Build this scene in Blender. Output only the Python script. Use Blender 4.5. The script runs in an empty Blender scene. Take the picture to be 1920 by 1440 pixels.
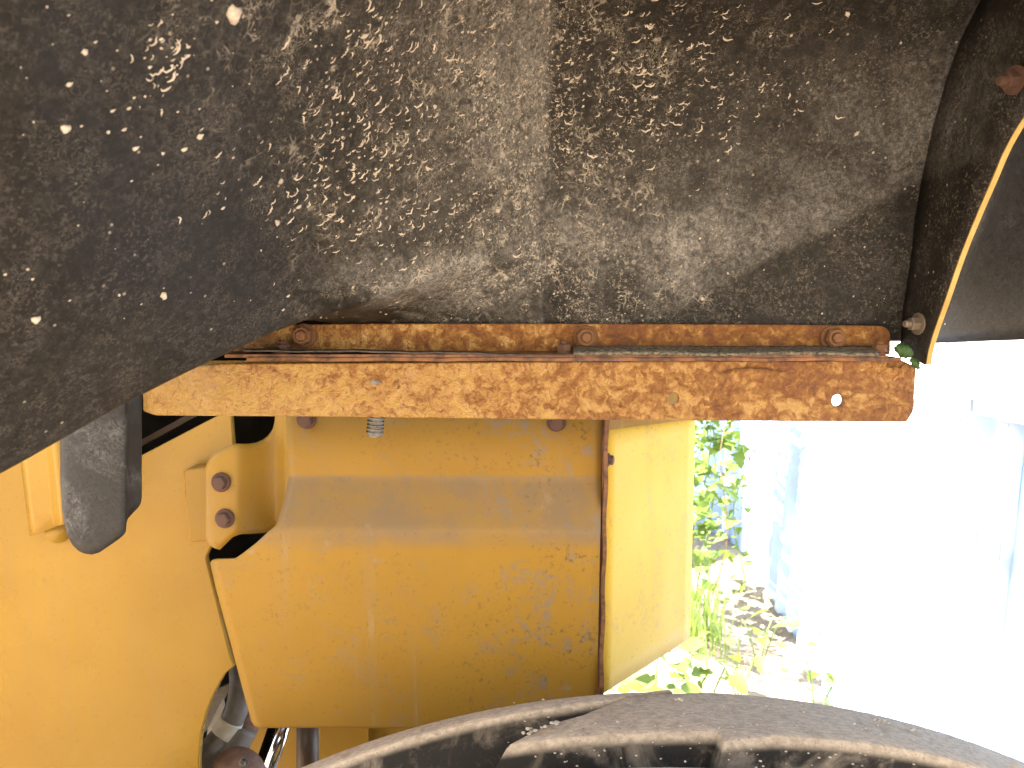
import bpy, bmesh, math, random
from mathutils import Vector, Matrix
random.seed(7)
C = bpy.context.scene.collection
S = bpy.context.scene

# ------------------------------------------------------------------ camera
EYE = Vector((0.0, 0.0, 2.0)); PITCH = math.radians(6.0); FPX = 1400.0
cam_d = bpy.data.cameras.new('camera'); cam = bpy.data.objects.new('camera', cam_d); C.objects.link(cam)
cam.location = EYE; cam.rotation_euler = (math.pi/2 - PITCH, 0, 0)
cam_d.sensor_width = 36.0; cam_d.lens = 36.0*FPX/1920.0
cam_d.clip_start = 0.01; cam_d.clip_end = 1000
cam_d.dof.use_dof = True; cam_d.dof.focus_distance = 0.86; cam_d.dof.aperture_fstop = 11.0
S.camera = cam
# ------------------------------------------------------------------ sky and sun
TO_SUN = Vector((-0.67, 0.26, 0.70)).normalized()
el = math.asin(TO_SUN.z); az = math.atan2(TO_SUN.x, TO_SUN.y)
w = bpy.data.worlds.new('World'); S.world = w; w.use_nodes = True
wn = w.node_tree; wn.nodes.clear()
sk = wn.nodes.new('ShaderNodeTexSky'); sk.sky_type = 'NISHITA'; sk.sun_disc = False
sk.sun_elevation = el; sk.sun_rotation = az
bg = wn.nodes.new('ShaderNodeBackground'); bg.inputs['Strength'].default_value = 0.055
wo = wn.nodes.new('ShaderNodeOutputWorld')
wn.links.new(sk.outputs[0], bg.inputs[0]); wn.links.new(bg.outputs[0], wo.inputs[0])
sd = bpy.data.lights.new('sun', 'SUN'); sd.energy = 5.0; sd.angle = math.radians(0.5); sd.color = (1, .94, .85)
so = bpy.data.objects.new('sun', sd); C.objects.link(so); so.location = (-4, 2, 8)
so.rotation_euler = (-TO_SUN).to_track_quat('-Z', 'Y').to_euler()
S.view_settings.view_transform = 'Standard'; S.view_settings.look = 'None'
S.view_settings.gamma = 1; S.view_settings.exposure = 3.25
S.render.engine = 'CYCLES'
S.cycles.max_bounces = 8; S.cycles.diffuse_bounces = 5

# ------------------------------------------------------------------ projection helpers (real distances in metres)
cp, sp = math.cos(PITCH), math.sin(PITCH)
def ray(u, v):
    a = (u-960)/FPX; b = (720-v)/FPX
    return Vector((a, cp+b*sp, b*cp-sp))
def P(u, v, Y):
    d = ray(u, v); return EYE + d*(Y/d.y)
def PX(u, v, X):
    d = ray(u, v); return EYE + d*(X/d.x)

# ------------------------------------------------------------------ material helper
class Mt:
    def __init__(s, name, rough=.5, metal=0.0):
        s.m = bpy.data.materials.new(name); s.m.use_nodes = True
        s.nt = s.m.node_tree; s.b = s.nt.nodes['Principled BSDF']
        s.b.inputs['Roughness'].default_value = rough; s.b.inputs['Metallic'].default_value = metal
        tc = s.nt.nodes.new('ShaderNodeTexCoord'); s.co = tc.outputs['Object']
        s.sep = s.nt.nodes.new('ShaderNodeSeparateXYZ'); s.nt.links.new(s.co, s.sep.inputs[0])
        s.X, s.Y, s.Z = s.sep.outputs
    def n(s, t): return s.nt.nodes.new(t)
    def put(s, sock, val):
        if isinstance(val, bpy.types.NodeSocket): s.nt.links.new(val, sock)
        elif isinstance(val, (tuple, list)) and len(val) == 3 and sock.type == 'RGBA': sock.default_value = (*val, 1)
        else: sock.default_value = val
    def map(s, scale=(1,1,1), rot=(0,0,0), loc=(0,0,0), vec=None):
        k = s.n('ShaderNodeMapping'); s.put(k.inputs[0], vec or s.co)
        k.inputs['Scale'].default_value = scale; k.inputs['Rotation'].default_value = rot; k.inputs['Location'].default_value = loc
        return k.outputs[0]
    def noise(s, scale, detail=4, rough=.55, dist=0.0, vec=None, col=False):
        k = s.n('ShaderNodeTexNoise'); s.put(k.inputs['Vector'], vec or s.co)
        k.inputs['Scale'].default_value = scale; k.inputs['Detail'].default_value = detail
        k.inputs['Roughness'].default_value = rough; k.inputs['Distortion'].default_value = dist
        return k.outputs['Color' if col else 'Fac']
    def vor(s, scale, feature='F1', vec=None, out='Distance', rnd=1.0):
        k = s.n('ShaderNodeTexVoronoi'); k.feature = feature; s.put(k.inputs['Vector'], vec or s.co)
        k.inputs['Scale'].default_value = scale; k.inputs['Randomness'].default_value = rnd
        return k.outputs[out]
    def warp(s, scale, amt, detail=3, vec=None):
        c = s.noise(scale, detail, .5, 0, vec, True)
        k = s.n('ShaderNodeVectorMath'); k.operation = 'MULTIPLY_ADD'
        s.put(k.inputs[0], c); k.inputs[1].default_value = (amt,)*3; s.put(k.inputs[2], vec or s.co)
        return k.outputs[0]
    def ramp(s, fac, stops, interp='LINEAR'):
        k = s.n('ShaderNodeValToRGB'); s.put(k.inputs[0], fac); e = k.color_ramp.elements; k.color_ramp.interpolation = interp
        while len(e) < len(stops): e.new(.5)
        for i, (p, c) in enumerate(stops):
            e[i].position = p; e[i].color = (c, c, c, 1) if not isinstance(c, tuple) else (*c, 1)
        return k.outputs[0]
    def step(s, fac, a, b): 
        k = s.n('ShaderNodeMapRange'); k.interpolation_type = 'SMOOTHSTEP'; s.put(k.inputs[0], fac)
        k.inputs[1].default_value = a; k.inputs[2].default_value = b
        return k.outputs[0]
    def math(s, op, a, b=0.0, c=None):
        k = s.n('ShaderNodeMath'); k.operation = op; s.put(k.inputs[0], a); s.put(k.inputs[1], b)
        if c is not None: s.put(k.inputs[2], c)
        return k.outputs[0]
    def mul(s, *a):
        r = a[0]
        for q in a[1:]: r = s.math('MULTIPLY', r, q)
        return r
    def add(s, a, b): return s.math('ADD', a, b)
    def mx(s, a, b): return s.math('MAXIMUM', a, b)
    def mix(s, f, a, b):
        k = s.n('ShaderNodeMix'); k.data_type = 'RGBA'; s.put(k.inputs[0], f); s.put(k.inputs[6], a); s.put(k.inputs[7], b)
        return k.outputs[2]
    def color(s, c): s.put(s.b.inputs['Base Color'], c)
    def rough(s, r): s.put(s.b.inputs['Roughness'], r)
    def bump(s, h, strength=.3, dist=.002):
        k = s.n('ShaderNodeBump'); s.put(k.inputs['Height'], h); k.inputs['Strength'].default_value = strength
        k.inputs['Distance'].default_value = dist; s.nt.links.new(k.outputs[0], s.b.inputs['Normal'])

def lines(t, scale, width, detail=2.0, dist=.0, vec=None):
    f = t.noise(scale, detail, .5, dist, vec)
    return t.math('SUBTRACT', 1.0, t.step(t.math('ABSOLUTE', t.math('SUBTRACT', f, .5)), 0.0, width))

M = {}
YEL = (.60, .325, .045)
def m_fender():
    t = Mt('black_plastic_dusty', .6)
    fib = t.noise(240, 5, .65, 1.2)
    big = t.noise(5, 5, .6, .5)
    mid = t.noise(17, 5, .6, .8)
    # dried dust film, thick left of the fold, with tide lines on the wall
    fold = t.mul(t.step(t.X, -.22, .02), t.math('SUBTRACT', 1.0, t.step(t.add(t.X, t.mul(t.math('SUBTRACT', mid, .5), .03)), .034, .048)))
    wx = t.add(t.X, t.mul(t.math('SUBTRACT', mid, .5), .10))
    wz = t.add(t.Z, t.mul(t.math('SUBTRACT', mid, .5), .07))
    right = t.step(t.add(t.X, t.mul(t.math('SUBTRACT', mid, .5), .03)), .032, .046)
    diag = t.add(wz, t.mul(wx, -.55))                       # tide line running up to the right
    film = t.mul(right, t.step(diag, 1.885, 1.90), t.math('SUBTRACT', 1.0, t.step(diag, 1.93, 2.14)), t.step(t.noise(7, 5, .6, .6, t.map(loc=(1,3,8))), .36, .62))
    film2 = t.mul(right, t.step(wz, 2.04, 2.07), t.math('SUBTRACT', 1.0, t.step(wz, 2.075, 2.19)), t.step(diag, 1.88, 1.92))
    low = t.mul(t.step(wz, 2.00, 2.07), t.math('SUBTRACT', 1.0, t.step(wz, 2.06, 2.12)), t.math('SUBTRACT', 1.0, t.step(wx, .18, .30)), t.step(wx, -.22, 0.0))
    d = t.add(t.mul(fold, fold, .44), t.add(t.mul(film, .36), t.add(t.mul(film2, .24), t.mul(low, .34))))
    dx = t.mul(t.math('SUBTRACT', wx, -.075), 9.0); dz = t.mul(t.math('SUBTRACT', wz, 2.022), 24.0)
    smear = t.math('SUBTRACT', 1.0, t.step(t.add(t.mul(dx, dx), t.mul(dz, dz)), .05, 1.0))
    d = t.add(d, t.mul(smear, .75, t.math('SUBTRACT', 1.0, right)))
    d = t.mul(t.add(d, .055), t.add(.25, t.mul(.75, t.step(big, .30, .68))), t.add(.45, t.mul(1.1, t.step(fib, .35, .75))))
    d = t.mul(d, t.add(.45, t.mul(1.1, t.step(t.noise(70, 6, .7, 1.5), .32, .68))))
    d = t.mul(d, .62)
    c = t.mix(d, (.0110, .0090, .0068), (.44, .415, .375))
    # crackle film: broken curls of dried mud
    wv = t.warp(38, .030, 4)
    e1 = t.math('SUBTRACT', 1.0, t.step(t.vor(62, 'DISTANCE_TO_EDGE', wv), .0, .075))
    l1 = lines(t, 75, .02, 3, 1.6); l2 = lines(t, 150, .028, 3, 1.8)
    m1 = t.step(t.noise(16, 4, .65), .47, .60); m2 = t.step(t.noise(55, 3, .6, .3, t.map(loc=(3,1,2))), .50, .62)
    zone = t.mul(t.step(t.X, -.24, -.12), t.math('SUBTRACT', 1.0, t.step(t.X, .10, .34)))
    zone = t.add(.05, t.mul(zone, .95))
    cr = t.mul(t.mx(t.mul(e1, .55, t.add(.25, m2)), t.mul(l1, m2)), m1, zone)
    fine = t.mul(l2, t.step(t.noise(34, 3, .6, 0, t.map(loc=(9,4,2))), .50, .62), t.add(.25, t.mul(zone, .6)))
    l3 = lines(t, 330, .045, 2, 2.0)
    hair = t.mul(l3, t.step(t.noise(110, 3, .6, 0, t.map(loc=(2,7,5))), .50, .64), t.add(.35, t.mul(.65, t.step(big, .40, .60))))
    salt = t.mul(t.step(t.noise(300, 3, .65, .6), .54, .64), t.step(t.noise(22, 4, .6, 0, t.map(loc=(5,5,1))), .40, .58), t.add(.12, t.mul(.88, t.step(t.X, -.14, .0))), t.math('SUBTRACT', 1.0, t.mul(.75, t.step(t.X, .036, .20))))
    k = t.mx(t.mul(salt, .8), t.mx(cr, t.mx(t.mul(fine, .60), t.mul(hair, .20))))
    c = t.mix(t.mul(k, .80), c, (.56, .49, .39))
    # spots: dried drops
    vd = t.vor(34, 'F1', t.warp(60, .012)); vr = t.vor(34, 'F1', t.warp(60, .012), 'Color')
    spot = t.mul(t.math('SUBTRACT', 1.0, t.step(vd, .05, .10)), t.step(vr, .80, .84))
    vd2 = t.vor(120, 'F1'); vr2 = t.vor(120, 'F1', None, 'Color')
    sp2 = t.mul(t.math('SUBTRACT', 1.0, t.step(vd2, .10, .20)), t.step(vr2, .80, .85))
    c = t.mix(t.mul(t.mx(spot, t.mul(sp2, .6)), .7), c, (.58, .50, .38))
    t.color(c)
    t.b.inputs['Specular IOR Level'].default_value = .12
    t.rough(t.math('ADD', .50, t.mul(d, .5)))
    t.bump(t.add(t.mul(fib, .35), t.add(t.mul(k, .9), t.mul(mid, .6))), .35, .002)
    return t.m
M['fender'] = m_fender()

def m_yellow(name, dirt=0.0, rust=0.0, seed=0.0, rough=.38, led=.75, y1=(.295, .160, .016), y2=(.365, .210, .026), stk=.30, spec=.30):
    t = Mt(name, rough); t.b.inputs['Specular IOR Level'].default_value = spec
    o = t.map(loc=(seed, seed*1.7, -seed))
    n1 = t.noise(3.0, 3, .5, 0, o)
    c = t.mix(t.step(n1, .3, .7), y1, y2)
    streak = t.noise(1, 5, .6, .4, t.map((26, 26, 2.2), loc=(seed, 0, seed)))
    c = t.mix(t.mul(t.step(streak, .50, .72), stk+.15*dirt), c, (.29, .18, .06))
    bm = t.noise(30, 5, .6, 0, o)
    if dirt > 0:
        # dusty ledge and grey scuffs
        ledge = t.mul(t.step(t.Z, 1.675, 1.70), t.math('SUBTRACT', 1.0, t.step(t.Z, 1.766, 1.772)))
        lm = t.mul(ledge, t.add(.45, t.mul(.55, t.step(t.noise(14, 5, .7, .4, o), .36, .62))))
        c = t.mix(t.mul(lm, led*dirt), c, (.215, .145, .075))
        sc = t.mul(t.step(t.noise(16, 6, .72, .4, o), .52, .60), t.step(t.noise(90, 4, .7, .6, o), .42, .58))
        side = t.add(.35, t.mul(.65, t.step(t.X, -.15, .05)))
        c = t.mix(t.mul(sc, side, .7*dirt), c, (.20, .165, .13))
        vs = t.vor(23, 'F1', t.warp(45, .030, 4, o)); vr = t.vor(23, 'F1', t.warp(45, .030, 4, o), 'Color')
        sp_ = t.mul(t.math('SUBTRACT', 1.0, t.step(vs, .15, .24)), t.step(vr, .68, .80), t.step(t.noise(120, 4, .75, 0, o), .40, .58))
        c = t.mix(t.mul(sp_, .38*dirt), c, (.27, .235, .19))
        lp = t.mul(t.step(streak, .60, .70), t.step(t.noise(6, 3, .5, 0, o), .48, .6))
        c = t.mix(t.mul(lp, .7*dirt), c, (.37, .29, .18))
        blk = t.mul(t.step(t.noise(150, 4, .7, 0, o), .56, .66), t.step(t.noise(9, 3, .6, 0, o), .44, .58), side)
        c = t.mix(t.mul(blk, .6*dirt), c, (.07, .05, .035))
    ps = t.mul(t.step(t.noise(210, 2, .5, 0, o), .68, .72), .5)
    c = t.mix(ps, c, (.20, .09, .025))
    if rust > 0:
        r = t.step(t.add(t.noise(14, 6, .7, .6, o), t.mul(t.noise(70, 5, .7, 0, o), .25)), .72-.12*rust, .80-.10*rust)
        c = t.mix(r, c, (.26, .085, .025))
        bm = t.add(bm, r)
    t.color(c)
    t.rough(t.add(rough-.08, t.mul(.25+.25*dirt, t.noise(8, 4, .6, 0, o))))
    t.bump(t.add(bm, t.mul(t.noise(400, 2, .5, 0, o), .15)), .10, .002)
    return t.m
M['frame'] = m_yellow('yellow_paint_clean', 0, 0, 3.1, .24)
M['panel'] = m_yellow('yellow_paint_scuffed', 1.0, .0, 1.3, .42, .85, (.275, .142, .014), (.335, .183, .021))
M['tab'] = m_yellow('yellow_paint_chipped', .2, .0, 5.2, .36)
M['side'] = m_yellow('yellow_paint_daylit', .30, .0, 8.8, .5, 0.0, (.58, .365, .035), (.64, .42, .045), .04, .15)  # base colour brightened to imitate strong daylight on the side face
M['dull'] = m_yellow('yellow_paint_dull', .5, .0, 6.4, .6, 0.0, (.22, .11, .015), (.28, .15, .02), .3, .08)
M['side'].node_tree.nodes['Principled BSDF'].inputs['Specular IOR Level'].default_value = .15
M['hood'] = m_yellow('yellow_paint_body', 0, 0, 4.1, .35)

def m_rusty(name, bias, seed, x0=-.45, x1=.45):
    t = Mt(name, .6)
    o = t.map(loc=(seed, seed*.7, seed*1.3))
    g = t.step(t.X, x0, x1)
    n = t.noise(24, 6, .74, .5, o); f = t.noise(95, 6, .76, .6, o); ff = t.noise(260, 3, .65, .4, o)
    r = t.add(t.add(t.mul(n, .46), t.mul(f, .58)), t.add(t.mul(g, .12), t.add(bias, .022)))
    yel = t.mix(t.noise(22, 4, .6, 0, o), (.37, .205, .030), (.42, .265, .07))
    pale = t.mul(t.step(t.noise(10, 4, .6, 1., t.map(loc=(seed+4, 2, 1))), .54, .70), t.step(f, .35, .6))
    yel = t.mix(t.mul(pale, .65), yel, (.43, .285, .10))
    org = t.mix(f, (.32, .135, .032), (.235, .09, .027))
    brn = t.mix(ff, (.10, .036, .02), (.20, .08, .04))
    c = t.mix(t.step(r, .42, .68), yel, org)
    c = t.mix(t.mul(.85, t.step(r, .60, .76)), c, brn)
    c = t.mix(t.mul(t.step(r, .77, .82), .7), c, (.10, .045, .035))
    speck = t.mul(t.step(t.noise(180, 3, .6, 0, o), .63, .68), .75)
    c = t.mix(speck, c, (.18, .06, .02))
    t.color(c)
    t.rough(t.add(.22, t.mul(.42, t.step(r, .45, .78))))
    lump = t.noise(75, 4, .6, 1.0, o)
    t.bump(t.add(t.mul(lump, .9), t.add(t.mul(t.step(r, .55, .8), .6), t.mul(ff, .30))), .75, .007)
    return t.m
M['beam'] = m_rusty('rusty_yellow_beam', -.04, 2.0)
M['strip'] = m_rusty('rusty_yellow_angle', .005, 6.0, -.6, .5)

def m_simple(name, c1, c2, scale, rough=.6, metal=0, bump=.3, bscale=None, detail=5, dist=.002):
    t = Mt(name, rough, metal)
    f = t.noise(scale, detail, .65, .4)
    t.color(t.mix(t.step(f, .3, .7), c1, c2)); t.bump(t.noise(bscale or scale*2, 4, .6), bump, dist)
    t.rough(t.add(rough-.1, t.mul(.2, f)))
    return t.m
M['rust'] = m_simple('brown_rust', (.065, .032, .022), (.17, .085, .055), 130, .75, 0, .6)
M['rustnut'] = m_simple('orange_rust', (.10, .042, .02), (.32, .15, .06), 160, .65, 0, .6)
M['rustplate'] = m_simple('dark_rust_plate', (.06, .026, .016), (.25, .11, .045), 70, .7, 0, .5)
M['grit'] = m_simple('gritty_grey_rubber', (.035, .028, .02), (.24, .21, .15), 220, .9, 0, .9)
M['rubberlip'] = m_simple('thin_black_rubber', (.02, .017, .014), (.09, .075, .055), 90, .7)
M['zinc'] = m_simple('dull_zinc', (.15, .115, .08), (.27, .22, .165), 200, .45, .3)
M['bolt_dark'] = m_simple('dark_threaded_steel', (.06, .055, .05), (.22, .20, .17), 160, .4, .5)
M['interior'] = m_simple('interior_shade_black', (.004, .004, .0035), (.009, .008, .007), 12, .7)  # near-black colour stands in for deep shade in the openings
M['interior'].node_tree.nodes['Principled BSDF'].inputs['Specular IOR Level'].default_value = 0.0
M['greysteel'] = m_simple('grey_steel', (.30, .30, .28), (.44, .43, .40), 25, .5)
M['hose'] = m_simple('grey_hose_rubber', (.10, .09, .075), (.19, .17, .145), 30, .6)
M['hoseband'] = m_simple('pale_hose_band', (.46, .43, .34), (.58, .55, .45), 40, .6)
M['rustpipe'] = m_simple('pinkish_rust_pipe', (.15, .085, .06), (.25, .15, .105), 60, .8)
M['chrome'] = m_simple('chrome', (.75, .77, .82), (.82, .83, .86), 5, .12, 1, .0)
M['brownpost'] = m_simple('dark_brown_paint', (.05, .028, .012), (.075, .042, .018), 20, .5)  # dark brown paint of the post and one inner bar
M['edge'] = m_simple('worn_yellow_edge', (.40, .24, .055), (.50, .33, .10), 60, .5, 0, .3)
M['soil'] = m_simple('brown_soil', (.17, .12, .08), (.36, .28, .20), 7, .95, 0, .8, 30, 6, .02)
M['white'] = m_simple('white_sheet_wall', (.78, .78, .76), (.84, .84, .83), 3, .6, 0, .05)
M['plaster'] = m_simple('bounce_wall_plaster', (.66, .61, .53), (.74, .69, .61), 2, .8, 0, .1)
M['twig'] = m_simple('dry_brown_stem', (.22, .12, .06), (.36, .22, .11), 30, .8)
M['stem'] = m_simple('green_stem', (.10, .16, .04), (.20, .26, .07), 20, .6)
M['galv'] = m_simple('galvanised_post', (.50, .54, .58), (.60, .63, .66), 9, .4, .3, .1)
M['mud'] = m_simple('dried_mud', (.40, .33, .25), (.60, .53, .43), 150, .9, 0, .5)

def m_flap(name, amt, dust):
    t = Mt(name, .45)
    cl = t.mul(t.step(t.noise(9, 5, .6, 1.2), .50, .68), amt)
    fib = t.noise(160, 5, .7, 1.5)
    c = t.mix(t.mul(t.add(cl, .10), t.step(fib, .3, .75)), (.017, .016, .015), dust)
    vd = t.vor(80, 'F1'); vr = t.vor(80, 'F1', None, 'Color')
    c = t.mix(t.mul(t.math('SUBTRACT', 1.0, t.step(vd, .07, .13)), t.step(vr, .80, .83)), c, (.55, .52, .46))
    t.b.inputs['Specular IOR Level'].default_value = .3
    t.color(c); t.rough(t.add(.38, t.mul(fib, .25))); t.bump(fib, .15, .002)
    return t.m
M['flap'] = m_flap('black_rubber_chalky', .40, (.26, .255, .25))
M['mudflap'] = m_flap('black_rubber_flap', .10, (.30, .28, .25))

def m_tyre():
    t = Mt('dusty_tyre_rubber', .85)
    geo = t.n('ShaderNodeNewGeometry')
    n1 = t.noise(10, 6, .65, .8); f = t.noise(120, 5, .7, .4, t.map((1, 2.6, 1)))
    rad = t.math('SQRT', t.add(t.mul(t.math('SUBTRACT', t.X, .167), t.math('SUBTRACT', t.X, .167)), t.mul(t.math('SUBTRACT', t.Z, .65), t.math('SUBTRACT', t.Z, .65))))
    top = t.step(rad, .936, .945)
    dust = t.mul(t.mx(t.mul(.5, t.step(n1, .50, .66)), t.mul(top, 1.0)), t.add(.62, t.mul(.38, t.step(f, .3, .7))))
    t.b.inputs['Specular IOR Level'].default_value = .12
    c = t.mix(t.mul(dust, .95), (.030, .027, .023), (.60, .49, .365))
    c = t.mix(t.mul(t.step(t.noise(26, 5, .7, .8), .52, .70), .45), c, (.22, .175, .13))
    c = t.mix(t.mul(t.step(t.noise(300, 3, .6), .62, .7), .5), c, (.08, .06, .045))
    t.color(c); t.bump(t.add(f, n1), .4, .002)
    return t.m
M['tyre'] = m_tyre()
def m_fence():
    t = Mt('blue_painted_sheet', .45)
    c = t.mix(t.noise(2, 4, .6), (.50, .64, .86), (.55, .68, .87))
    c = t.mix(t.mul(t.step(t.noise(40, 4, .7), .64, .7), .4), c, (.35, .33, .30))
    t.color(c); return t.m
M['fence'] = m_fence()
def m_leaf(name, c1, c2):
    t = Mt(name, .5)
    c = t.mix(t.noise(30, 3, .5), c1, c2); t.color(c)
    tr = t.n('ShaderNodeBsdfTranslucent'); t.put(tr.inputs[0], t.mix(.5, c, (.20, .30, .03)))
    mx = t.n('ShaderNodeMixShader'); mx.inputs[0].default_value = .3
    t.nt.links.new(t.b.outputs[0], mx.inputs[1]); t.nt.links.new(tr.outputs[0], mx.inputs[2])
    t.nt.links.new(mx.outputs[0], t.nt.nodes['Material Output'].inputs[0])
    return t.m
M['leaf'] = m_leaf('green_leaf', (.11, .17, .022), (.17, .24, .04))
M['leaf2'] = m_leaf('pale_green_leaf', (.15, .21, .035), (.21, .28, .065))
M['darkleaf'] = m_leaf('dark_green_leaf', (.03, .09, .015), (.06, .13, .025))

# ------------------------------------------------------------------ mesh helpers
def link(name, me, mat=None, parent=None):
    o = bpy.data.objects.new(name, me); C.objects.link(o)
    if mat and not me.materials: me.materials.append(M[mat])
    if parent:
        o.parent = parent; o.matrix_parent_inverse = WM(parent).inverted()
    return o
def WM(o):
    m = Matrix.LocRotScale(o.location, o.rotation_euler, o.scale)
    return WM(o.parent) @ o.matrix_parent_inverse @ m if o.parent else m
def from_bm(name, bm, mat, parent=None, smooth=False):
    bmesh.ops.recalc_face_normals(bm, faces=bm.faces[:])
    me = bpy.data.meshes.new(name); bm.to_mesh(me); bm.free()
    if smooth: me.shade_smooth()
    return link(name, me, mat, parent)
def thing(name, label, cat, loc=(0,0,0), group=None):
    o = bpy.data.objects.new(name, None); C.objects.link(o); o.location = loc; o.empty_display_size = .1
    o['label'] = label; o['category'] = cat
    if group: o['group'] = group
    return o
def struct(o): o['kind'] = 'structure'; return o
def grid(name, rows, mat, parent=None, thick=0.0, smooth=True, offset=-1):
    nr, nc = len(rows), len(rows[0])
    me = bpy.data.meshes.new(name)
    me.from_pydata([tuple(p) for r in rows for p in r], [], [(i*nc+j, i*nc+j+1, (i+1)*nc+j+1, (i+1)*nc+j) for i in range(nr-1) for j in range(nc-1)])
    if smooth: me.shade_smooth()
    o = link(name, me, mat, parent)
    if thick:
        s = o.modifiers.new('thickness', 'SOLIDIFY'); s.thickness = thick; s.offset = offset; s.use_even_offset = True
    return o
def lerp(a, b, t): return a+(b-a)*t
def rounded(poly, r, n=5):
    """round the corners of a 2-D polygon; r a number or one per corner"""
    out = []; N = len(poly)
    for i, p in enumerate(poly):
        p = Vector(p); a = Vector(poly[i-1]); b = Vector(poly[(i+1) % N]); rr = r[i] if isinstance(r, (list, tuple)) else r
        da, db = (a-p), (b-p); q = min(rr, da.length*.45, db.length*.45)
        if q <= 0: out.append(p); continue
        s, e = p+da.normalized()*q, p+db.normalized()*q
        for k in range(n+1):
            t = k/n; out.append(s*(1-t)**2 + p*2*t*(1-t) + e*t*t)
    return out
def plate(name, poly, Y, thick, mat, parent=None, holes=(), bevel=.0008, px=True, tilt=None):
    """flat plate whose front face stands at distance Y; outline in picture coordinates on that plane, holes = (u, v, radius m)"""
    cu = bpy.data.curves.new(name, 'CURVE'); cu.dimensions = '2D'; cu.fill_mode = 'BOTH'
    cu.extrude = thick/2-bevel; cu.bevel_depth = bevel; cu.bevel_resolution = 1
    def spl(pts):
        s = cu.splines.new('POLY'); s.points.add(len(pts)-1); s.use_cyclic_u = True
        for q, (x, z) in zip(s.points, pts): q.co = (x, z, 0, 1)
    def xz(p):
        w_ = P(p[0], p[1], Y); return (w_.x, w_.z)
    spl([xz(p) for p in poly])
    for (u, v, r) in holes:
        c = xz((u, v)); spl([(c[0]+r*math.cos(a*math.tau/24), c[1]+r*math.sin(a*math.tau/24)) for a in range(24)])
    tmp = bpy.data.objects.new('tmp', cu); C.objects.link(tmp)
    dg = bpy.context.evaluated_depsgraph_get()
    me = bpy.data.meshes.new_from_object(tmp.evaluated_get(dg)); bpy.data.objects.remove(tmp); bpy.data.curves.remove(cu)
    me.transform(Matrix(((1,0,0,0),(0,0,1,0),(0,1,0,0),(0,0,0,1))))
    me.flip_normals()
    me.transform(Matrix.Translation((0, Y+thick/2, 0)))
    me.name = name; me.materials.clear()
    return link(name, me, mat, parent)
def ribbon(name, pts, back, down, mat, parent=None):
    """long bar: front top edge through pts, section given by the two offset vectors"""
    b, d = Vector(back), Vector(down)
    rows = [[p, p+b, p+b+d, p+d] for p in pts]
    bm = bmesh.new(); V = [[bm.verts.new(q) for q in r] for r in rows]
    for i in range(len(V)-1):
        for j in range(4): bm.faces.new((V[i][j], V[i][(j+1) % 4], V[i+1][(j+1) % 4], V[i+1][j]))
    bm.faces.new(V[0]); bm.faces.new(V[-1][::-1])
    return from_bm(name, bm, mat, parent)
def tube(name, pts, rad, mat, parent=None, n=12, caps=True):
    bm = bmesh.new(); rings = []
    for i, p in enumerate(pts):
        d = (pts[min(i+1, len(pts)-1)]-pts[max(i-1, 0)]).normalized()
        a = d.orthogonal().normalized() if i == 0 else (prev - d*prev.dot(d)).normalized()
        prev = a; b = d.cross(a); r = rad[i] if isinstance(rad, (list, tuple)) else rad
        rings.append([bm.verts.new(p+(a*math.cos(k*math.tau/n)+b*math.sin(k*math.tau/n))*r) for k in range(n)])
    for i in range(len(rings)-1):
        for k in range(n): bm.faces.new((rings[i][k], rings[i][(k+1) % n], rings[i+1][(k+1) % n], rings[i+1][k]))
    if caps: bm.faces.new(rings[0][::-1]); bm.faces.new(rings[-1])
    return from_bm(name, bm, mat, parent, True)
def box(name, a, b, mat, parent=None, bevel=.002):
    bm = bmesh.new(); bmesh.ops.create_cube(bm, size=1)
    for v in bm.verts: v.co = Vector([lerp(a[i], b[i], v.co[i]+.5) for i in range(3)])
    if bevel: bmesh.ops.bevel(bm, geom=bm.edges[:], offset=bevel, segments=2, affect='EDGES')
    return from_bm(name, bm, mat, parent)
def lathe_bm(bm, prof, n, phase=0):
    rings = [[bm.verts.new((r*math.cos(k*math.tau/n+phase), r*math.sin(k*math.tau/n+phase), z)) for k in range(n)] for r, z in prof]
    for i in range(len(rings)-1):
        for k in range(n): bm.faces.new((rings[i][k], rings[i][(k+1) % n], rings[i+1][(k+1) % n], rings[i+1][k]))
    bm.faces.new(rings[-1]); bm.faces.new(rings[0][::-1])
_fm = {}
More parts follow.
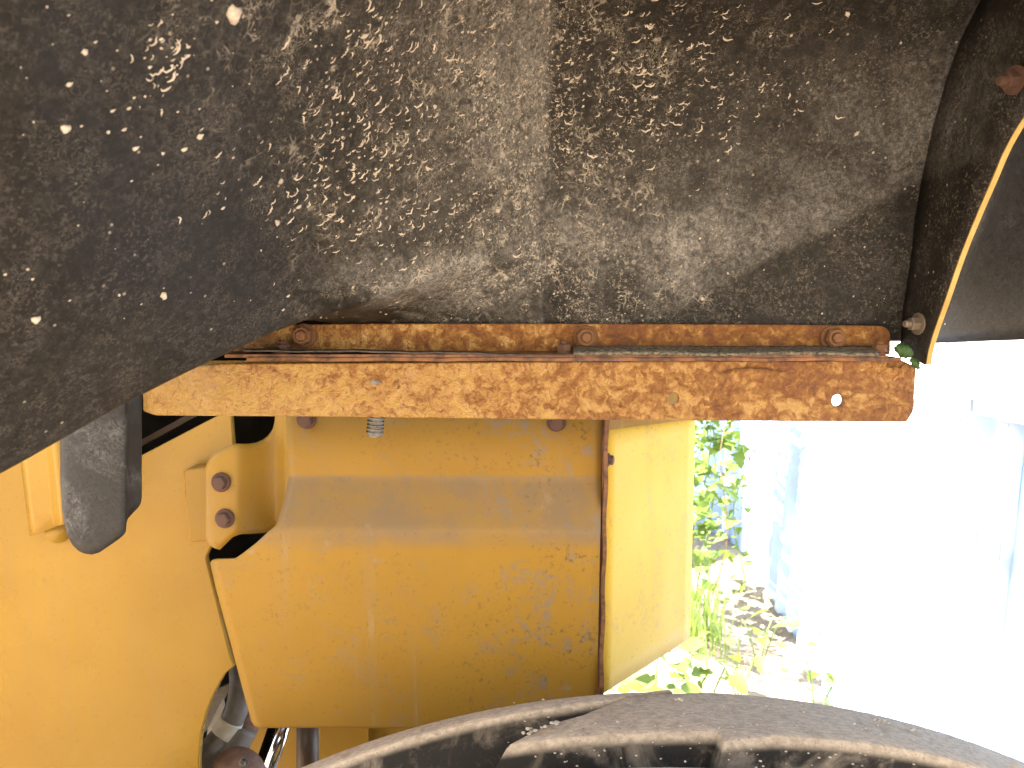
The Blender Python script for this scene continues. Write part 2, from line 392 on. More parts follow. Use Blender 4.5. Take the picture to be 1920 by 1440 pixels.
def fastener_mesh(kind, mat):
    if (kind, mat) in _fm: return _fm[kind, mat]
    bm = bmesh.new()
    if kind == 'nut':          # flanged nut with a bolt end standing out, unit = flange radius
        lathe_bm(bm, [(1.0, 0), (1.0, .10), (.93, .20), (.80, .24)], 24)
        lathe_bm(bm, [(.80, .2), (.80, .72), (.70, .84), (.52, .86)], 6, .3)
        lathe_bm(bm, [(.66, .8), (.64, .90), (.46, .93), (.42, .80)], 20)
        lathe_bm(bm, [(.40, .7), (.40, 1.06), (.33, 1.16), (.15, 1.19)], 16)
    elif kind == 'bolt':       # flanged hex head
        lathe_bm(bm, [(1.0, 0), (1.0, .12), (.9, .24)], 24)
        lathe_bm(bm, [(.72, .2), (.72, .78), (.62, .88), (.3, .90)], 6, .2)
    elif kind == 'longnut':    # washer, hex nut, stub
        lathe_bm(bm, [(1.0, 0), (1.0, .10), (.97, .13)], 24)
        lathe_bm(bm, [(.62, .12), (.62, .75), (.56, .82)], 6, .1)
        lathe_bm(bm, [(.34, .8), (.34, 1.25), (.27, 1.38), (.12, 1.40)], 14)
    else:                      # small plain hex with stub
        lathe_bm(bm, [(1.0, 0), (1.0, .18), (.95, .22)], 18)
        lathe_bm(bm, [(.78, .2), (.78, .95), (.68, 1.05)], 6, .5)
        lathe_bm(bm, [(.42, 1.0), (.42, 1.35), (.3, 1.42)], 12)
    bmesh.ops.recalc_face_normals(bm, faces=bm.faces[:])
    me = bpy.data.meshes.new(kind); bm.to_mesh(me); bm.free(); me.materials.append(M[mat])
    _fm[kind, mat] = me; return me
def fastener(name, kind, pos, axis, r, mat, parent, spin=0.0):
    o = bpy.data.objects.new(name, fastener_mesh(kind, mat)); C.objects.link(o)
    o.matrix_world = Matrix.LocRotScale(pos, Vector(axis).to_track_quat('Z', 'Y') @ Matrix.Rotation(spin, 4, 'Z').to_quaternion(), (r, r, r))
    o.location = pos; o.rotation_euler = o.matrix_world.to_euler(); o.scale = (r, r, r)
    o.parent = parent; o.matrix_parent_inverse = WM(parent).inverted()
    return o

# ------------------------------------------------------------------ ground
bm = bmesh.new(); bmesh.ops.create_grid(bm, x_segments=4, y_segments=4, size=150)
g0 = struct(from_bm('ground', bm, 'soil')); g0.location.z = -.3

# unseen pale building behind the camera, added to bounce sunlight onto the tyre
def make_bounce_building():
    me = bpy.data.meshes.new('bounce_building'); W, H, D, Y0 = 10.0, 6.5, 6.0, -5.0
    bm = bmesh.new()
    xs = [-W]+[x+o for x in (-7.5, -4.5, -1.5, 1.5, 4.5, 7.5) for o in (-.55, .55)]+[W]; zs = [-.3, .9, 2.3, 3.9, 5.3, H]
    for i in range(len(xs)-1):
        for k in range(len(zs)-1):
            hole = i % 2 == 1 and k % 2 == 1; y = Y0-.15 if hole else Y0
            q = [(xs[i], y, zs[k]), (xs[i+1], y, zs[k]), (xs[i+1], y, zs[k+1]), (xs[i], y, zs[k+1])]
            f = bm.faces.new([bm.verts.new(p) for p in q]); f.material_index = 1 if hole else 0
            if hole:
                for a, b in ((0,1),(1,2),(2,3),(3,0)):
                    A, B = Vector(q[a]), Vector(q[b]); o = Vector((0, .15, 0))
                    bm.faces.new([bm.verts.new(p) for p in (A, B, B+o, A+o)])
    for q in (((-W,Y0,-.3),(-W,Y0,H),(-W,Y0-D,H),(-W,Y0-D,-.3)), ((W,Y0,-.3),(W,Y0,H),(W,Y0-D,H),(W,Y0-D,-.3)), ((-W,Y0,H),(W,Y0,H),(W,Y0-D,H),(-W,Y0-D,H))):
        bm.faces.new([bm.verts.new(p) for p in q])
    bm.to_mesh(me); bm.free(); me.materials.append(M['plaster']); me.materials.append(M['interior'])
    return struct(link('bounce_building', me))
make_bounce_building()

# ================================================================== the wheel loader
L = thing('wheel_loader', 'yellow wheel loader seen under its dusty black fender, with a rusty bracket and dirty tyre', 'wheel loader', (0, .8, -.3))

# ---- fender shell: lofted through measured sections
ROWS_R = [(640,.849),(606,.847),(560,.843),(470,.835),(330,.82),(150,.785),(0,.735),(-150,.65),(-400,.5),(-900,.32),(-1800,.2)]
LEFT = [
 (-500, [(1040,.55),(1080,.51),(1106,.48),(1110,.455),(760,.41),(360,.37),(0,.335),(-150,.32),(-400,.29),(-900,.24),(-1800,.17)]),
 (-200, [(900,.60),(935,.55),(980,.515),(984,.485),(680,.435),(330,.39),(0,.35),(-150,.33),(-400,.30),(-900,.25),(-1800,.175)]),
 (0,   [(800,.66),(840,.60),(880,.555),(884,.525),(620,.465),(300,.415),(0,.375),(-150,.35),(-400,.31),(-900,.26),(-1800,.18)]),
 (250, [(690,.76),(720,.70),(742,.645),(746,.60),(545,.53),(260,.475),(0,.43),(-150,.395),(-400,.345),(-900,.275),(-1800,.185)]),
 (430, [(625,.84),(640,.77),(652,.71),(658,.655),(480,.60),(230,.53),(0,.475),(-150,.435),(-400,.37),(-900,.285),(-1800,.19)]),
 (560, [(600,.850),(602,.815),(603,.77),(602,.705),(430,.655),(200,.58),(0,.52),(-150,.47),(-400,.395),(-900,.29),(-1800,.192)]),
 (700, [(622,.850),(607,.845),(588,.80),(560,.738),(385,.692),(175,.64),(0,.58),(-150,.52),(-400,.42),(-900,.30),(-1800,.195)]),
 (850, [(635,.850),(606,.846),(572,.822),(510,.776),(350,.748),(160,.71),(0,.655),(-150,.58),(-400,.46),(-900,.31),(-1800,.198)]),
]
def herm(xs, ys, x):
    n = len(xs)
    i = 0
    while i < n-2 and x > xs[i+1]: i += 1
    def tan(k):
        if k == 0: return (ys[1]-ys[0])/(xs[1]-xs[0])
        if k == n-1: return (ys[-1]-ys[-2])/(xs[-1]-xs[-2])
        d0 = (ys[k]-ys[k-1])/(xs[k]-xs[k-1]); d1 = (ys[k+1]-ys[k])/(xs[k+1]-xs[k])
        h0, h1 = xs[k]-xs[k-1], xs[k+1]-xs[k]
        return (d0*h1+d1*h0)/(h0+h1)
    h = xs[i+1]-xs[i]; t = (x-xs[i])/h; m0, m1 = tan(i)*h, tan(i+1)*h
    return ys[i]*(2*t**3-3*t*t+1)+m0*(t**3-2*t*t+t)+ys[i+1]*(-2*t**3+3*t*t)+m1*(t**3-t*t)
XC, XE = .04, .445
def sub(n): # row parameters
    return [i*10/n for i in range(n+1)]
TR = sub(150)
idx = list(range(11))
def prof_right(t):
    ps = [P(960, v, Y) for v, Y in ROWS_R]
    return herm(idx, [p.y for p in ps], t), herm(idx, [p.z for p in ps], t)
# columns of control points in space
ctrl = []
for u, col in LEFT: ctrl.append((u, [P(u, v, Y) for v, Y in col]))
cc = []
for v, Y in ROWS_R:
    p = P(960, v, Y); cc.append(Vector((XC, p.y, p.z)))
ctrl.append((1030, cc))
us = [c[0] for c in ctrl]
def crisp(ps): return ps[:3]+[lerp(ps[3], ps[2], .16), ps[3], lerp(ps[3], ps[4], .07)]+ps[4:]
ctrl = [(u, crisp(c)) for u, c in ctrl]
idL = [0, 1, 2, 2.84, 3, 3.07, 4, 5, 6, 7, 8, 9, 10]
cols = []
NU = 150
for k in range(NU+1):
    u = lerp(us[0], us[-1], k/NU)
    pts = [Vector([herm(us, [c[1][r][q] for c in ctrl], u) for q in range(3)]) for r in range(13)]
    cols.append([Vector([herm(idL, [p[q] for p in pts], t) for q in range(3)]) for t in TR])
for k in range(1, 61):
    s = k/60; x = lerp(XC, XE, s)
    bulge = .012*math.sin(math.pi*s)
    rowp = []
    for t in TR:
        y, z = prof_right(t); rowp.append(Vector((x, y+bulge*min(1, max(0, (t-1)/2)), z)))
    cols.append(rowp)
# light unevenness of the moulded sheet
for c in cols:
    for p in c:
        p.y += .0016*math.sin(p.x*31+p.z*17)+.001*math.sin(p.z*53-p.x*21)
rows = [[c[j] for c in cols] for j in range(len(TR))]
fender = grid('fender', rows, 'fender', L, .005, True, -1)
fender['label'] = 'black plastic fender coated in dried mud'

# ---- end flange of the fender with its yellow edge and bolts
inner = []
for t in (1.0, 1.6, 2, 2.5, 3, 3.5, 4, 4.5, 5, 5.5, 6, 6.5, 7, 7.5, 8, 8.6):
    y, z = prof_right(t); inner.append(Vector((XE-.003, y, z)))
inner[0].z -= .03
edge_px = [(1736,684),(1741,655),(1752,618),(1772,562),(1800,480),(1830,405),(1858,340),(1880,288),(1900,250),(1921,218),(1965,165),(2030,100),(2130,20),(2280,-80),(2500,-200),(2800,-350)]
outer = [PX(u, v, XE) for u, v in edge_px]
fl = grid('end_flange', [[lerp(a, b, k/4) for k in range(5)] for a, b in zip(inner, outer)], 'fender', L, .004, True, 0)
fl['label'] = 'dark inner end flange of the fender'
def smooth_path(pts, n):
    xs = list(range(len(pts)))
    return [Vector([herm(xs, [p[q] for p in pts], i*(len(pts)-1)/n) for q in range(3)]) for i in range(n+1)]
op = smooth_path(outer, 60)
ed = ribbon('flange_edge', [p+Vector((-.0005, -.002, 0)) for p in op], (.0052, .0, .0), (.001, .010, .001), 'edge', fl)
ed['label'] = 'worn yellow edge strip of the fender flange'
fastener('flange_bolt', 'longnut', PX(1722, 607, XE-.004), (-1, -.12, 0), .0120, 'zinc', fl)
fastener('flange_bolt', 'longnut', PX(1903, 150, XE-.004), (-1, -.2, -.1), .0125, 'rust', fl)

# ---- rubber mud flap beyond the flange
fp = []
left_b = [(1757,641),(1766,622),(1790,570),(1815,520),(1842,462),(1865,402),(1888,335),(1908,275),(1930,225),(1990,120)]
for i, (u, v) in enumerate(left_b):
    s = i/(len(left_b)-1); r = []
    for k in range(13):
        q = -.12+1.12*k/12
        vv = v if i else 641 - 14*q
        Y = .875 - .05*s + .05*math.sin(q*2.4) - .16*q*q
        r.append(P(u+(430-(u-1757)*.8)*q, vv-22*math.sin(q*3)*(i > 0), Y))
    fp.append(r)
mf = grid('mud_flap', fp, 'mudflap', L, .006, True, 0); mf['label'] = 'black rubber mud flap curving past the fender flange'

# ---- the beam (front web of a channel) with holes
beam_poly = rounded([(268,700),(420,684),(700,683),(1000,681),(1340,679),(1490,680),(1690,677),(1716,690),(1711,770),(1700,789),(1400,787),(1000,784),(600,779),(292,777),(270,770)], [3]*15, 3)
bY = .812
beam = plate('fender_beam', beam_poly, bY, .007, 'beam', L, [(1263,747,.0072), (1571,751,.0080)], .0014)
beam['label'] = 'rust-eaten yellow beam carrying the fender'
bt = ribbon('top_flange', [P(u, 683-(u-268)*.0035, bY+.006) for u in range(272, 1700, 60)]+[P(1698, 679, bY+.006)], (0, .05, 0), (0, 0, -.006), 'beam', beam)
# blistered plate of rust lifting off the beam
bl = []
for i in range(25):
    s = i/24; u = lerp(1335, 1492, s); top = 702-11*math.sin(math.pi*s)+random.uniform(-1.4, 1.4)
    lift = .0035*math.sin(math.pi*s)
    bl.append([P(u, lerp(top, 735+6*math.sin(s*9), k/6), bY+.0012-(lift+.0016*math.sin(math.pi*s)**.5)*(1-k/6)**1.5) for k in range(7)])
grid('rust_blister', bl, 'beam', beam, .0012, True, 0)
bl2 = [[P(lerp(1648, 1712, i/10), lerp(690-3*math.sin(i)-3*(i % 3), 712, k/4), bY+.0012-.0042*(1-k/4)*min(1, i/3)) for k in range(5)] for i in range(11)]
grid('rust_blister', bl2, 'beam', beam, .0012, True, 0)
# oval plug in the web and threaded bolt end hanging below
def disc(name, u, v, Y, rx, rz, mat, parent):
    bm = bmesh.new(); c = P(u, v, Y)
    vs = [bm.verts.new(c+Vector((rx*math.cos(k*math.tau/18), -.0008, rz*math.sin(k*math.tau/18)))) for k in range(18)]
    f = bm.faces.new(vs); e = bmesh.ops.extrude_face_region(bm, geom=[f])
    for g in e['geom']:
        if isinstance(g, bmesh.types.BMVert): g.co.y += .004
    return from_bm(name, bm, mat, parent)
disc('bolt_tip', 704, 717, bY, .0058, .0024, 'bolt_dark', beam)
bm = bmesh.new(); prof = [(.0083, .0)]
for k in range(6): prof += [(.0098, .002+k*.0042), (.0098, .0035+k*.0042), (.0078, .0045+k*.0042), (.0078, .0058+k*.0042)]
prof += [(.0075, .0285), (.004, .029)]
lathe_bm(bm, prof, 18)
tb = from_bm('threaded_bolt', bm, 'bolt_dark', None, False)
tb.location = P(706, 772, bY+.022); tb.rotation_euler = (math.pi, .10, 0); tb.parent = L; tb.matrix_parent_inverse = WM(L).inverted()

# ---- angle strip with nuts, rubber and packing plates
sY = .838
strip_poly = rounded([(440,612),(700,609),(1100,609),(1500,611),(1668,613),(1668,661),(1300,660),(900,660),(440,664)], [0,0,0,0,26,2,0,0,0], 7)
strip = plate('fender_bracket', strip_poly, sY, .006, 'strip', L, (), .0012)
strip['label'] = 'rusty angle strip bolted along the foot of the fender'
for (u, v, m, sp_) in ((570,630,'rustnut',.2),(1097,633,'rustnut',.5),(1560,634,'rustnut',.9)):
    fastener('flange_nut', 'nut', P(u, v, sY-.0002), (.02, -1, .05), .0142, m, strip, sp_)
leg = ribbon('bracket_leg', [P(u, 658+(2 if u > 1500 else 0), sY) for u in range(440, 1671, 50)], (0, -.030, -.002), (0, 0, -.0035), 'rustplate', strip)
def wav(u0, u1, n, f): return [f(lerp(u0, u1, i/n)) for i in range(n+1)]
def rnd_v(u, a, s): return a*math.sin(u*.031+s)+a*.6*math.sin(u*.083+2*s)
pk = ribbon('packing_plate', wav(462, 1690, 40, lambda u: P(u, 671+rnd_v(u, .8, 1), .806)), (0, .030, 0), (0, 0, -.0035), 'rustplate', strip)
pk['label'] = 'thin rusted packing plate'
rb = ribbon('rubber_strip', wav(455, 1068, 40, lambda u: P(u, 657+5*((u-455)/613)**2*2+rnd_v(u, .7, 3), .806)), (0, .028, .0), (0, 0, -.0016), 'rubberlip', strip)
gs = []
for i in range(60):
    u = lerp(1075, 1648, i/59); sag = 1.5*math.sin(u*.02)
    th = 3 if u < 1290 else 0
    gs.append([P(u, lerp(664, 651, k/5)+sag*(1-k/5)-th*math.sin(k/5*math.pi)+random.uniform(-.7, .7), lerp(.804, .836, k/5)) for k in range(6)])
g_ = grid('rubber_packing', gs, 'grit', strip, .003, True, 0); g_['label'] = 'crumbling gritty rubber packing'
for (u, v) in ((530,664),(1057,664),(1648,665)):
    fastener('clamp_bolt', 'hex', P(u, v, .822), (.03, .05, 1), .0105, 'rust' if u < 1100 else 'rustnut', strip, random.random())

# ---- big side panel with a bent ledge
def panel_rows():
    spec = [(765,535,1.0),(880,540,1.0),(890,541,1.0),(896,541,.9995),(902,540,.998),(910,539,.9945),(940,533,.980),(980,521,.9605),(988,517,.957),(994,510,.9548),(1000,503,.954),(1020,478,.954),(1040,452,.954),(1046,443,.954),(1048,438,.954),(1049,404,.954),(1051,397,.954),(1055,394,.954),(1100,404,.954),(1200,431,.954),(1300,457,.954),(1340,468,.954),(1352,471,.954),(1360,476,.954),(1365,484,.954)]
    rows = []
    for v, ul, Y in spec:
        ur = 1130-(v-790)*.021
        # same picture width on every row, points crowd at the right fold
        pts = []
        for k in range(41):
            q = k/40
            p = P(lerp(ul, ur, q), v + (-3+6*q if 880 < v < 1010 else 0), Y)
            p.y += .0012*math.sin(p.x*14+p.z*9)*math.sin(q*math.pi)
            pts.append(p)
        rows.append(pts)
    return rows
panel = grid('side_panel', panel_rows(), 'panel', L, .004, True, 1)
panel['label'] = 'scuffed yellow side panel with a bent dusty ledge'
for (u, v) in ((575,786),(1043,791)):
    fastener('panel_bolt', 'bolt', P(u, v, .999), (0, -1, -.15), .0135, 'rust', panel, .4)
# ---- chamfered side face of the same box, rusty seam and top flange
def cham(v0, v1, n=12):
    rows = []
    a0, a1 = P(1136, 800, 1.0), P(1127, 1303, .965)
    b0, b1 = P(1304, 772, 1.24), P(1294, 1197, 1.20)
    for i in range(n+1):
        s = i/n; A = lerp(a0, a1, s); B = lerp(b0, b1, s)
        rows.append([lerp(A, B, k/10) for k in range(11)])
    return rows
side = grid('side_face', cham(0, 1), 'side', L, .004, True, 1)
side['label'] = 'chamfered yellow side face catching daylight'
seam_pts = [P(1133-(v-790)*.021+1.2*math.sin(v*.05), v, lerp(.985, .948, (v-790)/510)) for v in range(780, 1330, 15)]
seam = ribbon('seam_edge', [p+Vector((.001, .0, 0)) for p in seam_pts], (.0052, .0, 0), (0, .05, 0), 'rustplate', L)
seam['label'] = 'rusty open seam along the panel edge'
grid('top_flange', [[P(1133, 806, 1.002), P(1320, 782, 1.256)], [P(1133, 740, 1.002), P(1330, 735, 1.256)]], 'dull', L, .004, False, 1)
fastener('seam_bolt', 'bolt', P(1140, 862, .99), (1, -.4, 0), .009, 'rust', side, .3)
grid('box_end', [[P(1303, 740, 1.242), P(1150, 740, 1.7)], [P(1293, 1197, 1.205), P(1150, 1150, 1.7)]], 'hood', L, .004, False, 1)

# ---- bolted tongue on the panel's left
tc = [(385,878,1004,1.004),(388,868,1016,1.003),(394,858,1023,1.002),(402,850,1028,1.001),(412,843,1031,1.001),(424,838,1019,1.001),(437,834,1007,1.001),(444,833,1004,1.002),(450,833,1002,1.005),(456,833,1001.5,1.009),(470,833,1001,1.019),(484,831,1000,1.028),(495,826,999,1.034),(504,818,997,1.038),(511,807,994,1.040),(515,790,991,1.041),(517,760,989,1.041),(530,755,987,1.036),(546,750,984,1.02)]
tong = grid('mounting_tongue', [[P(u, lerp(a, b, k/12), Y) for k in range(13)] for u, a, b, Y in tc], 'tab', L, .006, True, -1)
tong['label'] = 'bent yellow mounting tongue with two rusty bolts'
for (u, v) in ((415,904),(422,972)):
    fastener('tongue_bolt', 'bolt', P(u, v, .9995), (-.05, -1, .05), .0135, 'rust', tong, u*.3)
# ---- frame plate
fr = rounded([(-500,640),(230,872),(262,858),(406,783),(430,772),(436,840),(424,900),(400,1010),(383,1045),(431,1236),(437,1248),(420,1262),(400,1297),(386,1330),(375,1372),(371,1420),(369,1530),(-500,1530)], [0,0,8,8,4,10,10,10,8,4,4,8,12,12,8,8,0,0], 4)
FY = 1.085
frame = plate('frame_plate', fr, FY, .012, 'frame', L, (), .002)
frame['label'] = 'smooth glossy yellow frame plate'
# rim seen around the cut-out
tb_ = plate('welded_tab', rounded([(348,884),(392,878),(392,1012),(356,1014)], 4), 1.052, .034, 'tab', L, (), .003)
tb_['label'] = 'welded yellow tab on the frame plate'
tube('weld_bead', [P(350+(i/20)*8+random.uniform(-1.2,1.2), 884+i*6.3, 1.082) for i in range(21)], [.0035+random.uniform(0,.0018) for _ in range(21)], 'frame', frame, 8)
tube('weld_bead', [P(352+i*3.6, 884+random.uniform(-2,2), 1.08) for i in range(11)], [.003+random.uniform(0,.0018) for _ in range(11)], 'frame', frame, 8)
# ---- yellow channel behind the black flap
ch = []
for (u0, u1, Y) in ((36,66,1.07),(44,72,1.045),(50,76,1.042),(86,108,1.046),(92,113,1.03),(98,124,1.0),(112,128,.985)):
    ch.append([P(lerp(u0, u1, k/6), lerp(760, 1003-(u0-36)*.32, k/6), Y) for k in range(7)])
chn = grid('channel_bracket', ch, 'frame', L, .007, True, 1); chn['label'] = 'yellow channel bracket behind the black flap'
tube('pivot_boss', [P(108, 996, 1.09), P(110, 996, 1.05)], .017, 'frame', L, 20)
# ---- black rubber stop flap hanging in front of the frame
fc = [(113,730,905,.800),(117,735,962,.797),(121,738,984,.795),(128,738,1008,.793),(136,738,1022,.792),(147,738,1033,.791),(158,738,1038,.790),(172,738,1040,.790),(186,738,1036,.790),(210,738,1020,.791),(224,735,1010,.792),(232,733,1003,.793),(236,732,997,.796),(237.5,731,980,.801),(240,730,972,.806),(252,728,959,.820),(260,727,951,.829),(264,726,944,.834),(266,726,932,.836)]
flap = grid('rubber_flap', [[P(u, lerp(a-60, b, k/16), Y) for k in range(17)] for u, a, b, Y in fc], 'flap', L, .009, True, -1)
flap['label'] = 'black chalky rubber flap with rounded foot'

# ---- dark interior, hoses and rods behind the panels
def pl(name, pts, mat, lab=None, parent=L, thick=.006):
    bm = bmesh.new(); f = bm.faces.new([bm.verts.new(p) for p in pts]); n = (pts[1]-pts[0]).cross(pts[2]-pts[0]).normalized()
    e = bmesh.ops.extrude_face_region(bm, geom=[f])
    for g in e['geom']:
        if isinstance(g, bmesh.types.BMVert): g.co += n*thick*(1 if n.y > 0 else -1)
    o = from_bm(name, bm, mat, parent)
    if lab: o['label'] = lab
    return o
pl('shade_backing', [P(-700,500,1.55),P(1010,500,1.55),P(1010,1300,1.55),P(440,1300,1.55),P(430,1330,1.55),P(-700,1330,1.55)], 'interior')  # added dark sheet that shuts out light behind the panels
pl('inner_bar', [P(255,845,1.2),P(420,762,1.2),P(430,775,1.2),P(258,862,1.2)], 'interior')
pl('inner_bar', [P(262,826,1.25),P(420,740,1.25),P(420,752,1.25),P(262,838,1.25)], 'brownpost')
hp = smooth_path([P(330,1470,1.16),P(380,1420,1.17),P(418,1376,1.19),P(442,1335,1.2),P(452,1285,1.22),P(450,1240,1.25)], 60)
hose1 = tube('hydraulic_hose', hp, .0195, 'hose', L, 18)
hose1['label'] = 'grey hydraulic hose curving behind the frame'
tube('hose_band', hp[23:33], .0207, 'hoseband', hose1, 18)
tube('hydraulic_hose', smooth_path([P(350,1500,1.17),P(395,1440,1.18),P(436,1390,1.2),P(455,1362,1.21)], 20), .027, 'hose', L, 16)
pp = tube('rusty_pipe', smooth_path([P(440,1395,1.225),P(462,1350,1.23),P(472,1300,1.25),P(470,1220,1.3)], 14), .026, 'rustpipe', L, 16); pp['label'] = 'rusty pinkish pipe beside the hoses'
pl('grey_link', [P(384,1398,1.3),P(390,1365,1.3),P(418,1310,1.3),P(420,1325,1.3),P(404,1368,1.3),P(390,1385,1.3)], 'greysteel')
pl('grey_link', [P(370,1385,1.34),P(398,1295,1.34),P(432,1282,1.34),P(424,1305,1.34),P(392,1365,1.34)], 'hose')
pl('grey_link', [P(396,1300,1.335),P(402,1280,1.335),P(412,1282,1.335),P(404,1300,1.335)], 'greysteel')
cup = []
bm = bmesh.new(); lathe_bm(bm, [(.030,0),(.046,.012),(.050,.03),(.046,.045),(.030,.05),(.026,.04),(.02,.03)], 28)
cu_ = from_bm('rusty_knuckle', bm, 'rustpipe', None, True); cu_.location = P(468,1424,1.20); cu_.rotation_euler = (1.9, 0, -.35); cu_.parent = L; cu_.matrix_parent_inverse = WM(L).inverted()
fastener('grease_bolt', 'hex', P(458,1428,1.145), (-.3,-1,.2), .008, 'bolt_dark', cu_)
rod = tube('cylinder_rod', [P(505,1440,1.28), P(545,1330,1.34)], .0125, 'chrome', L, 20); rod['label'] = 'bright chrome cylinder rod'
tube('cylinder_guide', [P(484,1440,1.3), P(522,1330,1.36)], .008, 'interior', L, 12)
pl('rear_crossmember', [P(430,1330,1.46),P(900,1330,1.46),P(900,1500,1.46),P(430,1500,1.46)], 'hood', 'yellow cross member beneath the side panel')
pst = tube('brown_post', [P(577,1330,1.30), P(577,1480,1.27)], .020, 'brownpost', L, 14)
pl('post_flange', [P(588,1340,1.29),P(600,1340,1.3),P(598,1470,1.28),P(586,1470,1.27)], 'hood')
pl('light_plate', [P(602,1340,1.42),P(690,1340,1.42),P(690,1470,1.42),P(602,1470,1.42)], 'hood')

# ---- engine hood and body side above, behind the fender (unseen, added to block the sun)
hood = box('hood', (-2.6, 1.02, 2.06), (.18, 2.3, 2.75), 'hood', L, .03); hood['label'] = 'unseen yellow engine hood added above the fender to block sun'
body = box('rear_block', (-2.6, 1.6, .55), (.05, 2.3, 2.05), 'interior', L, .01)  # added dark block shutting out light and background
rail = tube('shadow_rail', smooth_path([Vector((-.45, 2.25, 2.60)), Vector((-.25, 2.7, 2.86)), Vector((-.05, 3.25, 3.0)), Vector((0, 3.48, 2.85)), Vector((0, 3.62, 2.5)), Vector((0, 3.84, 2.0)), Vector((-.12, 3.74, 1.80)), Vector((-.5, 3.6, 1.75)), Vector((-.8, 2.6, 1.75)), Vector((-.8, 2.25, 1.75))], 50), .04, 'hood', L, 14)  # unseen tube added and bent to cast the shadow streak on the fence

# ---- tyre
TX, TZ, LR = .167, .65, .95
wheel = thing('wheel', '', '', (TX, .5, TZ)); del wheel['label']; del wheel['category']
wheel.parent = L; wheel.matrix_parent_inverse = WM(L).inverted()
wheel['label'] = 'dusty black tractor-tread wheel'
prof = [(.40,.42),(.36,.46),(.33,.55),(.315,.64),(.325,.70),(.36,.745),(.42,.754),(.54,.757),(.66,.754),(.722,.748),(.752,.72),(.765,.64),(.752,.55),(.72,.46),(.68,.42)]
NT = 220
rows = []
for k in range(NT+1):
    a = k*math.tau/NT
    rows.append([Vector((TX+(r+.15)*math.sin(a), y, TZ+(r+.15)*math.cos(a))) for y, r in prof])
tyre = grid('tyre', rows, 'tyre', wheel)
rim = grid('rim', [[Vector((TX+r*math.sin(k*math.tau/64), y, TZ+r*math.cos(k*math.tau/64))) for y, r in ((.40,.575),(.42,.55),(.50,.53),(.50,.15),(.46,.12),(.46,.0))] for k in range(65)], 'hood', wheel)
def on_tyre(u, v, R):
    """picture point -> (arc position, axial position) on the tread cylinder"""
    d = ray(u, v); ox, oz = EYE.x-TX, EYE.z-TZ
    A = d.x*d.x+d.z*d.z; B = 2*(ox*d.x+oz*d.z); Cc = ox*ox+oz*oz-R*R; D = B*B-4*A*Cc
    t = (-B-math.sqrt(max(D, 0)))/(2*A); p = EYE+d*t
    return R*math.atan2(p.x-TX, p.z-TZ), p.y
def lug(name, poly, depth=.052, draft=.016):
    bm = bmesh.new(); R0 = LR
    area = sum(poly[i-1][0]*poly[i][1]-poly[i][0]*poly[i-1][1] for i in range(len(poly)))
    if area < 0: poly = poly[::-1]
    n = len(poly)
    def off(o):
        out = []
        for i in range(n):
            p, a, b = Vector(poly[i]), Vector(poly[i-1]), Vector(poly[(i+1) % n])
            e1 = (p-a).normalized(); e2 = (b-p).normalized()
            n1 = Vector((e1.y, -e1.x)); n2 = Vector((e2.y, -e2.x)); m = (n1+n2).normalized()
            out.append(p+m*o/max(.35, m.dot(n1)))
        return out
    rings = [(off(-.004), 0.0), (off(-.0015), -.0012), (off(0), -.004), (off(draft), -depth)]
    RV = [[bm.verts.new((q[0], q[1], h)) for q in pp_] for pp_, h in rings]
    bm.faces.new(RV[0])
    for i in range(3):
        for k in range(n): bm.faces.new((RV[i][k], RV[i][(k+1) % n], RV[i+1][(k+1) % n], RV[i+1][k]))
    bmesh.ops.triangulate(bm, faces=[f for f in bm.faces if len(f.verts) > 4])
    s0 = min(v.co.x for v in bm.verts); s1 = max(v.co.x for v in bm.verts); x = s0+.02
    while x < s1:
        bmesh.ops.bisect_plane(bm, geom=bm.verts[:]+bm.edges[:]+bm.faces[:], plane_co=(x, 0, 0), plane_no=(1, 0, 0)); x += .025
    for yy in (.64, .67, .70, .73):
        bmesh.ops.bisect_plane(bm, geom=bm.verts[:]+bm.edges[:]+bm.faces[:], plane_co=(0, yy, 0), plane_no=(0, 1, 0))
    bmesh.ops.recalc_face_normals(bm, faces=bm.faces[:])
    for v in bm.verts:
        crown = -.10*max(0, abs(v.co.y-.54)-.10)**2*4
        a = v.co.x/LR; r = LR+v.co.z+crown
        v.co = Vector((TX+r*math.sin(a), v.co.y, TZ+r*math.cos(a)))
    me = bpy.data.meshes.new(name); bm.to_mesh(me); bm.free(); me.shade_smooth()
    try: me.set_sharp_from_angle(angle=math.radians(35))
    except Exception: pass
    me.materials.append(M['tyre']); return me
T = lambda *pts: [on_tyre(u, v, LR) for u, v in pts]
far = .752
B_front = T((1092,1334),(1020,1356),(948,1396),(1060,1382),(1200,1374),(1345,1371))
B_front2 = T((1356,1390),(1450,1380),(1560,1386),(1700,1404),(1830,1434),(1900,1454))
sB = B_front[0][0]
lugB = B_front + B_front2
sE = lugB[-1][0]
lugB += [(sE+.03, .69), (sE+.02, far-.002), (sB+.3, far-.002), (sB+.12, far-.002), (sB+.05, .742)]
lugA_s0 = sB-.62
lugA = [(lugA_s0, .722), (sB-.25, .724), (sB-.02, .728), (sB+.025, .732), (sB+.10, .7515), (sB+.10, far), (lugA_s0, far)]
lugC = T((985,1452),(1095,1440),(1250,1434),(1400,1440),(1560,1450))
lugC = lugC + [(lugC[-1][0]+.02, .50), (lugC[-1][0]-.05, .34), (lugC[0][0]-.10, .34), (lugC[0][0]-.06, .48)]
meshes = {'A': lug('tread_lug', lugA), 'B': lug('tread_lug', lugB), 'C': lug('tread_lug', lugC)}
